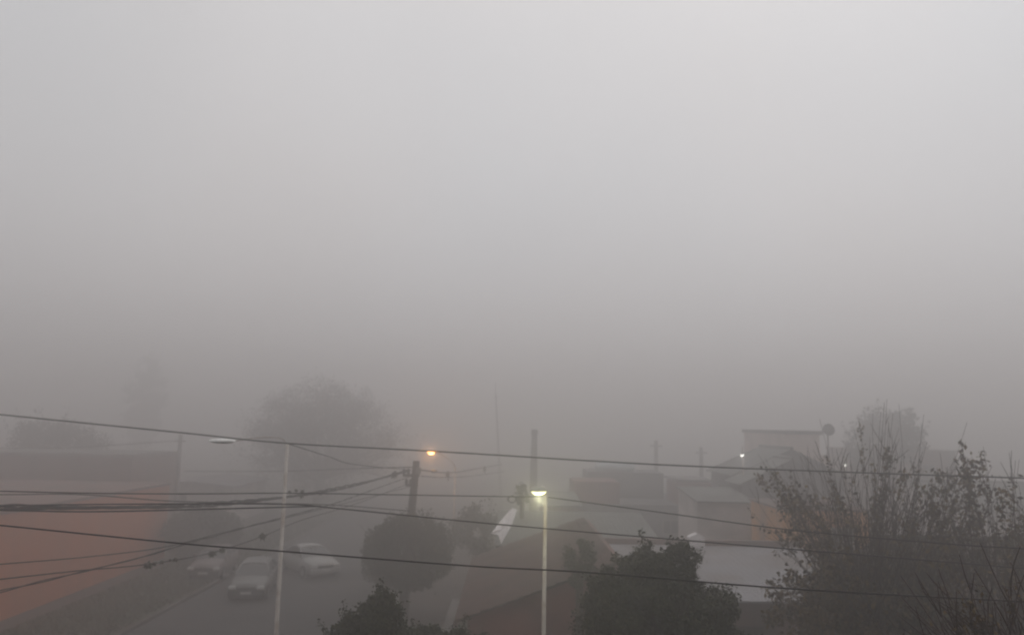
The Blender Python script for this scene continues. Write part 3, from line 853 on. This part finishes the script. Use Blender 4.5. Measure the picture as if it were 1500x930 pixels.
for dx, dz in ((-.38, -.42), (-.2, -.42), (-.26, -.83), (-.1, -.83)): bolt_insulator((dx, -.06, q + dz), up, 1.3)
MB().box(.1, -.16, q - .5, .3, -.02, q - .25, bev=.01).build('junction_box', M['lampgrey'], up)

tp = at(265, 636, 55)
p2 = empty('utility_pole', (tp.x, 55, 0), label='faint thin pole at the right end of the brown flat roofed building', cat='utility pole')
MB().tube([(0, 0, -.1), (0, 0, tp.z)], [.17, .12], 10).build('pole', M['concrete'], p2, smooth=True)
MB().box(-.35, -.06, tp.z - .5, .35, .04, tp.z - .42).build('crossarm', M['wood'], p2)

tp = at(726, 577, 60); bp = at(736, 730, 60)
am = empty('antenna_mast', (bp.x, 60, 0), label='tall thin leaning antenna mast left of the thick column', cat='antenna')
mm = MB(); t0 = Vector((0, 0, 0)); t1 = Vector((tp.x - bp.x, 0, tp.z))
e = .11
for k in range(3):
    a = k * 2.094; o = Vector((math.cos(a) * e, math.sin(a) * e, 0)); mm.tube([t0 + o, t1 + o * .35], .022, 4)
mm.build('mast_rails', M['concrete'], am)
mm = MB()
for k in range(36):
    u = k / 36; w = e * (1 - .65 * u)
    P3 = [t0.lerp(t1, u + (.014 if j % 2 else 0)) + Vector((math.cos(j * 2.094) * w, math.sin(j * 2.094) * w, 0)) for j in range(4)]
    mm.tube(P3, .012, 3)
mm.build('lattice', M['concrete'], am)
MB().tube([t1, t1 + Vector((-.02, 0, .9))], .02, 5).build('whip', M['concrete'], am)
MB().tube([t1 + Vector((-.25, 0, -.25)), t1 + Vector((.25, 0, -.2))], .015, 4).build('element', M['concrete'], am)

tp = at(783, 629, 55)
ch = empty('chimney_column', (tp.x, 55, 0), label='thick dark tapering column standing above the lit lamp', cat='chimney')
MB().tube([(0, 0, 0), (-.02, 0, 3), (.0, 0, tp.z - .35)], [.36, .28, .19], 14).build('shaft', M['concrete'], ch, smooth=True)
MB().tube([(0, 0, tp.z - .35), (0, 0, tp.z - .3), (0, 0, tp.z)], [.19, .24, .21], 14).build('cap', M['greywall'], ch)
for px, top, lab in ((961, 645, 'faint thin post standing behind the pale blue tank building'), (1027, 655, 'faint short post between the long grey building and the beige house')):
    tp = at(px, top, 66)
    fp = empty('far_post', (tp.x, 66, 0), label=lab, cat='post')
    MB().tube([(0, 0, 0), (0, 0, tp.z)], [.24, .15], 10).build('shaft', M['concrete'], fp, smooth=True)
    MB().box(-.5, -.06, tp.z - .5, .5, .04, tp.z - .4).build('crossarm', M['concrete'], fp)

# satellite dish beside the beige house
c = at(1214, 629, 39.5)
sd = empty('satellite_dish', (c.x, 40.0, 0), label='round satellite dish on a mast beside the beige house', cat='satellite dish')
prof = [(0, .07)] + [(.30 * k / 8, .07 - .07 * (k / 8) ** 2) for k in range(1, 9)]
dm = MB(); Mx = Matrix.Rotation(R(78), 3, 'X') @ Matrix.Rotation(0, 3, 'Z')
dm.lathe(prof, c=(0, -.5, c.z), n=24, M=Mx); dm.lathe([(r_ * .98, z_ - .02) for r_, z_ in prof][::-1], c=(0, -.5, c.z), n=24, M=Mx)
dm.build('reflector', M['dish'], sd, smooth=True)
MB().tube([(0, -.35, 0), (0, -.35, c.z - .1), (0, -.48, c.z)], .035, 8).build('mast', M['concrete'], sd)
MB().tube([(0, -.5, c.z - .28), (0, -.8, c.z - .05)], .012, 5).build('feed_arm', M['concrete'], sd)

# white tarpaulin hanging in front of the grey roof
Y0 = 29.6
outl = [(750, 744), (757, 746), (753, 760), (746, 776), (734, 796), (730, 783), (719, 781), (729, 768), (741, 753)]
tb = MB(); cen = at(741, 768, Y0 + .2); nn = len(outl)
ring = [at(x, y, Y0 - .5 + (796 - y) * .026 + .10 * math.sin(i * 1.9)) for i, (x, y) in enumerate(outl)]
v = []; f = []
for r_ in (0, .35, .7, 1.0):
    for i, p in enumerate(ring):
        q = cen.lerp(p, r_) + Vector((0, .07 * math.sin(i * 2.2 + r_ * 5) * (1 if r_ < 1 else 0), 0)); v.append(q)
for j in range(3):
    for i in range(nn):
        k = (i + 1) % nn; f.append((j * nn + i, j * nn + k, j * nn + nn + k, j * nn + nn + i))
n0 = len(v); v2 = [p + Vector((.01, .05, 0)) for p in v]; f2 = [tuple(i + n0 for i in q[::-1]) for q in f]
rim_f = [(3 * nn + i, 3 * nn + (i + 1) % nn, n0 + 3 * nn + (i + 1) % nn, n0 + 3 * nn + i) for i in range(nn)]
ta = empty('tarpaulin', (cen.x, Y0, 3.0), label='crumpled white tarpaulin hanging left of the lit lamp post', cat='tarpaulin')
o = MB().add(v + v2, f + f2 + rim_f).build('cloth', M['white'], ta); o.location = -ta.location
cc = at(750, 731, Y0)
co = empty('cable_coil', cc, label='loop of slack dark cable on the wire left of the lit lamp', cat='cable')
for k in range(3):
    MB().tube([(math.cos(a / 12 * 6.283) * (.17 - .02 * k), .02 * k + .02 * math.sin(a), math.sin(a / 12 * 6.283) * (.11 + .01 * k)) for a in range(13)], .014, 5).build('loop', M['cable'], co, smooth=True)

# ------------------------------------------------------------------ wires
def wire(pts, Y0, Y1, r, label, name='overhead_wire', cat='wire', twist=0, ext=True, grp=None):
    """pts: photo pixels along the wire; Y0..Y1 its distances at both ends (straight in plan)"""
    pts = list(pts)
    x0, x1 = pts[0][0], pts[-1][0]
    def depth(x):
        u = (x - x0) / (x1 - x0)
        return 1 / ((1 - u) / Y0 + u / Y1)
    if ext in (True, 'l'):
        (a, b_), (c_, d_) = pts[0], pts[1]; s = (b_ - d_) / (a - c_); pts.insert(0, (a - 260, b_ - s * 260 ))
    if ext in (True, 'r'):
        (a, b_), (c_, d_) = pts[-1], pts[-2]; s = (b_ - d_) / (a - c_); pts.append((a + 350, b_ + s * 350))
    P = [at(x, y, max(3, depth(x))) for x, y in pts]
    P = curve_pts(P, 10)
    if not twist:
        return tag(MB().tube(P, r, 6).build(name, M['cable'], smooth=True), label, cat, grp)
    t = empty(name, P[0], label=label, cat=cat, group=grp)
    fine = []
    for i in range(len(P) - 1):
        for k in range(8): fine.append(P[i].lerp(P[i + 1], k / 8))
    fine.append(P[-1])
    for s in range(twist):
        q = []; acc = 0
        for i, p in enumerate(fine):
            if i: acc += (p - fine[i - 1]).length
            ph = acc * 3.2 + s * 6.283 / twist; w = r * 1.25 * (1 + .5 * math.sin(acc * .9))
            d = (fine[min(i + 1, len(fine) - 1)] - fine[max(i - 1, 0)]).normalized(); a = d.cross(Vector((0, 0, 1))).normalized(); b2 = a.cross(d)
            q.append(p + (a * math.cos(ph) + b2 * math.sin(ph)) * w - P[0])
        MB().tube(q, r, 5).build('strand', M['cable'], t, smooth=True)
    return t
wire([(0, 607), (260, 633), (420, 649), (640, 661), (960, 680), (1260, 692), (1500, 700)], 15, 15, .0135, 'topmost long wire crossing the whole photo')
wire([(0, 769), (280, 797), (400, 806), (680, 828), (860, 838), (1160, 862), (1500, 881)], 8, 8, .0085, 'lowest dark wire crossing the whole photo')
wire([(0, 719), (130, 722), (280, 723), (420, 722), (560, 724), (740, 727), (795, 727)], 12, 16.8, .010, 'thin wire reaching the lit lamp post from the left', ext='l')
wire([(803, 728), (960, 749), (1160, 776), (1400, 797), (1500, 803)], 16.8, 12, .011, 'wire falling from the lit lamp post to the right', ext='r')
wire([(0, 747), (130, 749), (280, 746), (470, 741)], 11, 13, .012, 'straight dark cable under the twisted bundle at left', ext='l')
wire([(-60, 741), (180, 738), (410, 738), (500, 745), (680, 763), (860, 779), (1160, 804), (1500, 832)], 12, 12, .0105, 'middle wire crossing in front of the tiled house and the dark tree')
PX, PY = 601, UP_Y - .1
wire([(0, 742), (130, 743), (250, 741), (350, 735), (430, 726), (475, 719), (540, 705), (600, 688)], 13, PY, .023, 'thick twisted cable bundle running to the wooden utility pole', twist=3, ext='l', name='cable_bundle', cat='cable')
wire([(0, 866), (100, 842), (210, 815), (300, 788), (420, 756), (490, 737), (560, 712), (603, 697)], 12, PY, .009, 'steeply rising wire from the lower left to the wooden pole', twist=2, ext='l', name='cable_pair')
wire([(0, 848), (110, 836), (216, 826), (311, 809), (385, 785), (440, 762), (520, 738), (604, 706)], 12, PY, .010, 'wire hung with dark tufts at lower left', ext='l')
wire([(0, 826), (130, 815), (240, 801), (330, 779), (420, 758), (500, 738), (603, 712)], 13, PY, .010, 'faint upper wire of the lower left fan', ext='l')
wire([(0, 724), (120, 724), (240, 733), (340, 736), (480, 739), (600, 748)], 16, 22, .012, 'faint wire sagging just above the twisted bundle', ext='l')
wire([(270, 690), (400, 690), (520, 686), (603, 684)], 55, PY, .022, 'faint far wire between the two utility poles', ext=False)
wire([(423, 650), (480, 668), (520, 680), (600, 688)], 17.4, PY, .012, 'faint wire from the unlit lamp post to the wooden pole', ext=False)
wire([(615, 688), (660, 692), (700, 686), (735, 680)], PY, 59, .03, 'faint wire from the wooden pole to the antenna mast', ext=False)
wire([(617, 697), (650, 699), (690, 697), (740, 690)], PY, 59, .02, 'lower faint wire leaving the wooden pole to the right', ext=False)
wire([(0, 656), (110, 655), (265, 645)], 46, 55, .022, 'faint wire above the brown flat roofed building', ext='l')
# insulators / splices on the wires right of the pole
for px, py, Y, lab in ((636, 690, 39.5, 'dark cable splice just right of the wooden pole'), (656, 694, 42, 'hanging insulator second from the wooden pole'), (710, 686, 52, 'faint insulator farthest from the wooden pole')):
    p = at(px, py, Y); t = empty('wire_insulator', p, label=lab, cat='insulator')
    if px == 636: MB().tube([(-.16, 0, 0), (-.1, 0, 0), (.1, 0, 0), (.16, 0, 0)], [.03, .08, .08, .03], 8).build('body', M['ceramic'], t)
    else:
        bolt_insulator((0, 0, -.02), t, 1.9); MB().tube([(0, 0, -.15), (.03, 0, -.35)], .03, 5).build('clamp', M['ceramic'], t)

# dark tufts (air plants) on the wires
def tuft(px, py, Y, s, label, seed):
    p = at(px, py, Y); s *= 1.3
    t = empty('air_plant', p, label=label, cat='air plant', group='dark tufts growing on the wires')
    rr = random.Random(seed); mb = MB()
    for k in range(34):
        d = Vector((rr.gauss(0, 1), rr.gauss(0, 1), rr.gauss(-.15, .8))).normalized()
        l = s * rr.uniform(.35, .85)
        mb.tube([(0, 0, 0), d * l * .5, d * l + Vector((0, 0, -.2 * l))], [s * .16, s * .14, s * .03], 4, cap=False)
    mb.build('leaves', M['leaf_dark'], t)
    MB().lathe([(0, s * .35), (s * .42, s * .25), (s * .5, 0), (s * .36, -s * .28), (0, -s * .35)], n=8).build('heart', M['bark'], t, smooth=True)
def depth_at(px, Y0, Y1, x0, x1):
    u = (px - x0) / (x1 - x0); return 1 / ((1 - u) / Y0 + u / Y1)
for i, (px, py, s, lab) in enumerate(((216, 827, .10, 'largest dark tuft, at the left end of the row of tufts'), (226, 825, .055, 'small tuft touching the largest tuft'),
        (237, 823, .05, 'tiny tuft in the middle of the left row of tufts'), (249, 820, .04, 'tiniest tuft before the right end of the left row'), (257, 819, .065, 'tuft at the right end of the left row'),
        (311, 810, .11, 'big tuft just below the lowest crossing wire'), (325, 805, .09, 'tuft touching the lowest crossing wire'), (385, 785, .12, 'lone tuft just left of the unlit lamp post'))):
    tuft(px, py, depth_at(px, 12, PY, 0, 604), s, lab, 60 + i)
for i, (px, py, s, lab) in enumerate(((424, 720, .07, 'left of the three tufts in a row right of the unlit lamp post'), (434, 718, .07, 'middle of the three tufts in a row right of the unlit lamp post'),
        (443, 719, .08, 'right of the three tufts in a row right of the unlit lamp post'), (441, 725, .10, 'tuft hanging below the row of three on the bundle'), (469, 723, .07, 'tuft where bundle and thin wire cross'),
        (578, 694, .18, 'dark tuft on the bundle close to the wooden pole'))):
    tuft(px, py, depth_at(px, 13, PY, 0, 600), s, lab, 80 + i)

# ------------------------------------------------------------------ parked cars
def car(loc, rz, paint, label, L=4.1, Wd=1.68, H=1.42, seed=0, style='hatch'):
    """front faces local -Y"""
    t = empty('parked_car', loc, rz, label=label, cat='car')
    hw = Wd / 2
    # stations along the length: (y, z_bottom, z_belt, half width bottom, half width belt)
    st = [(-L / 2, .32, .58, .66, .70), (-L / 2 + .06, .24, .70, .76, .80), (-L / 2 + .35, .20, .78, .92, .92), (-L / 2 + .95, .19, .86, 1, .96), (-L / 2 + 1.2, .19, .89, 1, .965),
          (0, .19, .92, 1, .97), (L / 2 - .9, .19, .95, 1, .96), (L / 2 - .3, .22, .97, .97, .93), (L / 2 - .05, .28, .93, .86, .86), (L / 2, .36, .86, .8, .8)]
    V = []; F = []; m = 12
    for y, zb, zt, wb, wt in st:
        zm = zb + (zt - zb) * .55
        half = [(0, zb), (wb * hw * .8, zb), (wb * hw, zb + .08), (max(wb, wt) * hw * 1.0, zm), (wt * hw * .97, zt - .06), (wt * hw * .88, zt), (0, zt + .03)]
        ringp = half + [(-x, z) for x, z in half[-2:0:-1]]
        V += [(x, y, z) for x, z in ringp]
    for i in range(len(st) - 1):
        for k in range(m):
            c2 = (k + 1) % m; F.append((i * m + k, i * m + m + k, i * m + m + c2, i * m + c2))
    F.append(tuple(range(m))); F.append(tuple((len(st) - 1) * m + k for k in range(m - 1, -1, -1)))
    body = MB().add(V, F).build('body', paint, t, smooth=True)
    MB().box(-hw * .84, -L / 2 + .3, .10, hw * .84, L / 2 - .3, .26, bev=.03).build('under_car_shade', M['trim'], t)  # dark box added to deepen the shade beneath the car
    # greenhouse
    yb0 = -L / 2 + 1.05; yt0 = yb0 + .62; yt1 = L / 2 - (.55 if style == 'hatch' else 1.15); yb1 = L / 2 - (.1 if style == 'hatch' else .55)
    zr = H; zb = .88; wb = hw * .90; wtp = hw * .70
    def corner(y, z, w): return [(-w, y, z), (w, y, z)]
    roof = MB(); n = 7; rv = []; rf = []
    for i in range(n):
        u = i / (n - 1); y = yt0 + (yt1 - yt0) * u; zz = zr - .06 * (2 * u - 1) ** 2
        for k in range(7):
            w = -1 + 2 * k / 6; rv.append((w * wtp, y, zz - .05 * abs(w) ** 2.5))
    for i in range(n - 1):
        for k in range(6): a = i * 7 + k; rf.append((a, a + 1, a + 8, a + 7))
    nv = len(rv); rv += [(x, y, z - .05) for x, y, z in rv]; rf += [tuple(j + nv for j in q[::-1]) for q in rf]
    edge = list(range(7)) + [i * 7 + 6 for i in range(1, n)] + [(n - 1) * 7 + k for k in range(5, -1, -1)] + [i * 7 for i in range(n - 2, 0, -1)]
    rf += [(edge[i], edge[(i + 1) % len(edge)] + 0, edge[(i + 1) % len(edge)] + nv, edge[i] + nv) for i in range(len(edge))]
    roof.add(rv, rf).build('roof', paint, t, smooth=True)
    zt = zr - .12
    A = [Vector((s * wb, yb0, zb)) for s in (-1, 1)]; B = [Vector((s * wtp, yt0, zt)) for s in (-1, 1)]
    Cc = [Vector((s * wb, yb1, zb + .04)) for s in (-1, 1)]; Dd = [Vector((s * wtp, yt1, zt)) for s in (-1, 1)]
    for s in (0, 1):
        MB().tube([A[s], B[s]], .035, 6).build('pillar', paint, t, smooth=True)
        MB().tube([Cc[s], Dd[s]], .05, 6).build('pillar', paint, t, smooth=True)
        mid_b = A[s].lerp(Cc[s], .5); mid_t = B[s].lerp(Dd[s], .45)
        MB().tube([mid_b, mid_t], .04, 6).build('pillar', M['trim'], t, smooth=True)
        for p, q, r_, w in ((A[s], mid_b, mid_t, B[s]), (mid_b, Cc[s], Dd[s], mid_t)):
            c0 = (p + q + r_ + w) / 4; sh = [c0.lerp(x, .93) for x in (p, q, r_, w)]; off = Vector((-.012 if s else .012, 0, 0))
            MB().add(sh + [x + off for x in sh], [(0, 1, 2, 3), (7, 6, 5, 4), (0, 4, 5, 1), (1, 5, 6, 2), (2, 6, 7, 3), (3, 7, 4, 0)]).build('side_window', M['glass'], t)
    for nm, q4, dy in (('windscreen', (A[0], A[1], B[1], B[0]), .02), ('rear_window', (Cc[1], Cc[0], Dd[0], Dd[1]), -.02)):
        c0 = sum(q4, Vector()) / 4; sh = [c0.lerp(x, .96) for x in q4]
        MB().add(sh + [x + Vector((0, dy, -.005)) for x in sh], [(0, 1, 2, 3), (7, 6, 5, 4), (0, 4, 5, 1), (1, 5, 6, 2), (2, 6, 7, 3), (3, 7, 4, 0)]).build(nm, M['glass'], t)
    # bumpers, grille, lights, plate
    MB().box(-hw * .88, -L / 2 - .05, .28, hw * .88, -L / 2 + .1, .5, bev=.03).build('front_bumper', M['trim'] if style == 'hatch' else paint, t)
    MB().box(-hw * .88, L / 2 - .1, .34, hw * .88, L / 2 + .05, .56, bev=.03).build('rear_bumper', paint, t)
    MB().box(-.38, -L / 2 - .035, .52, .38, -L / 2 + .03, .63, bev=.01).build('grille', M['trim'], t)
    MB().box(-.22, -L / 2 - .065, .36, .22, -L / 2 - .045, .47).build('number_plate', M['plate'], t)
    for s in (-1, 1):
        MB().box(min(s * .42, s * .72), -L / 2 - .03, .54, max(s * .42, s * .72), -L / 2 + .12, .69, bev=.03).build('headlight', M['lens'], t)
        MB().box(min(s * .55, s * .74), L / 2 - .1, .62, max(s * .55, s * .74), L / 2 + .012, .84, bev=.02).build('tail_light', M['redwall'], t)
        mi = MB().box(min(s * hw * .93, s * (hw + .14)), yb0 + .18, .93, max(s * hw * .93, s * (hw + .14)), yb0 + .28, 1.05, bev=.02).build('mirror', paint, t)
        for yw in (-L / 2 + .75, L / 2 - .72):
            Mr = Matrix.Rotation(R(90), 3, 'Y'); cx = s * (hw - .1)
            wv = MB().lathe([(.19, -.1), (.28, -.1), (.30, -.07), (.30, .07), (.28, .1), (.19, .1)], c=(cx, yw, .30), n=20, M=Mr)
            wo_ = wv.build('wheel', M['rubber'], t, smooth=True)
            MB().lathe([(0, .09 * s), (.06, .095 * s), (.17, .075 * s), (.20, .10 * s)], c=(cx, yw, .30), n=16, M=Mr).build('rim', M['rim'], wo_, smooth=True)
    return t
c = at(357, 877, 33)
car((c.x - .35, 35.4, .016), R(8), M['carsilver'], 'silver car parked facing the camera, left of the unlit lamp post', L=3.9, Wd=1.6, H=1.38)
c = at(313, 846, 38.5)
car((c.x - .1, 38.8, .10), R(5), M['carrose'], 'dull pinkish car parked half hidden behind the silver car', L=3.7, Wd=1.5, H=1.3)
c = at(452, 840, 38.6)
car((c.x - .4, 40.2, .016), R(38), M['carwhite'], 'white car standing across the street beyond the unlit lamp post', L=3.8, H=1.38, style='sedan')

# ------------------------------------------------------------------ fog
hz = MB().box(-328, -55, -1.0, 328, 590, 18.0).build('haze', M['white'], kind='stuff', label='dense grey morning fog over the whole street', cat='fog')
fm = bpy.data.materials.new('fog'); fm.use_nodes = True
ft = fm.node_tree; ft.nodes.clear()
pv = ft.nodes.new('ShaderNodeVolumePrincipled')
pv.inputs['Color'].default_value = (0.908, 0.89, 0.885, 1)
pv.inputs['Density'].default_value = 0.0265
pv.inputs['Anisotropy'].default_value = 0.82
fo_ = ft.nodes.new('ShaderNodeOutputMaterial')
ft.links.new(pv.outputs[0], fo_.inputs['Volume'])
hz.data.materials.clear(); hz.data.materials.append(fm)
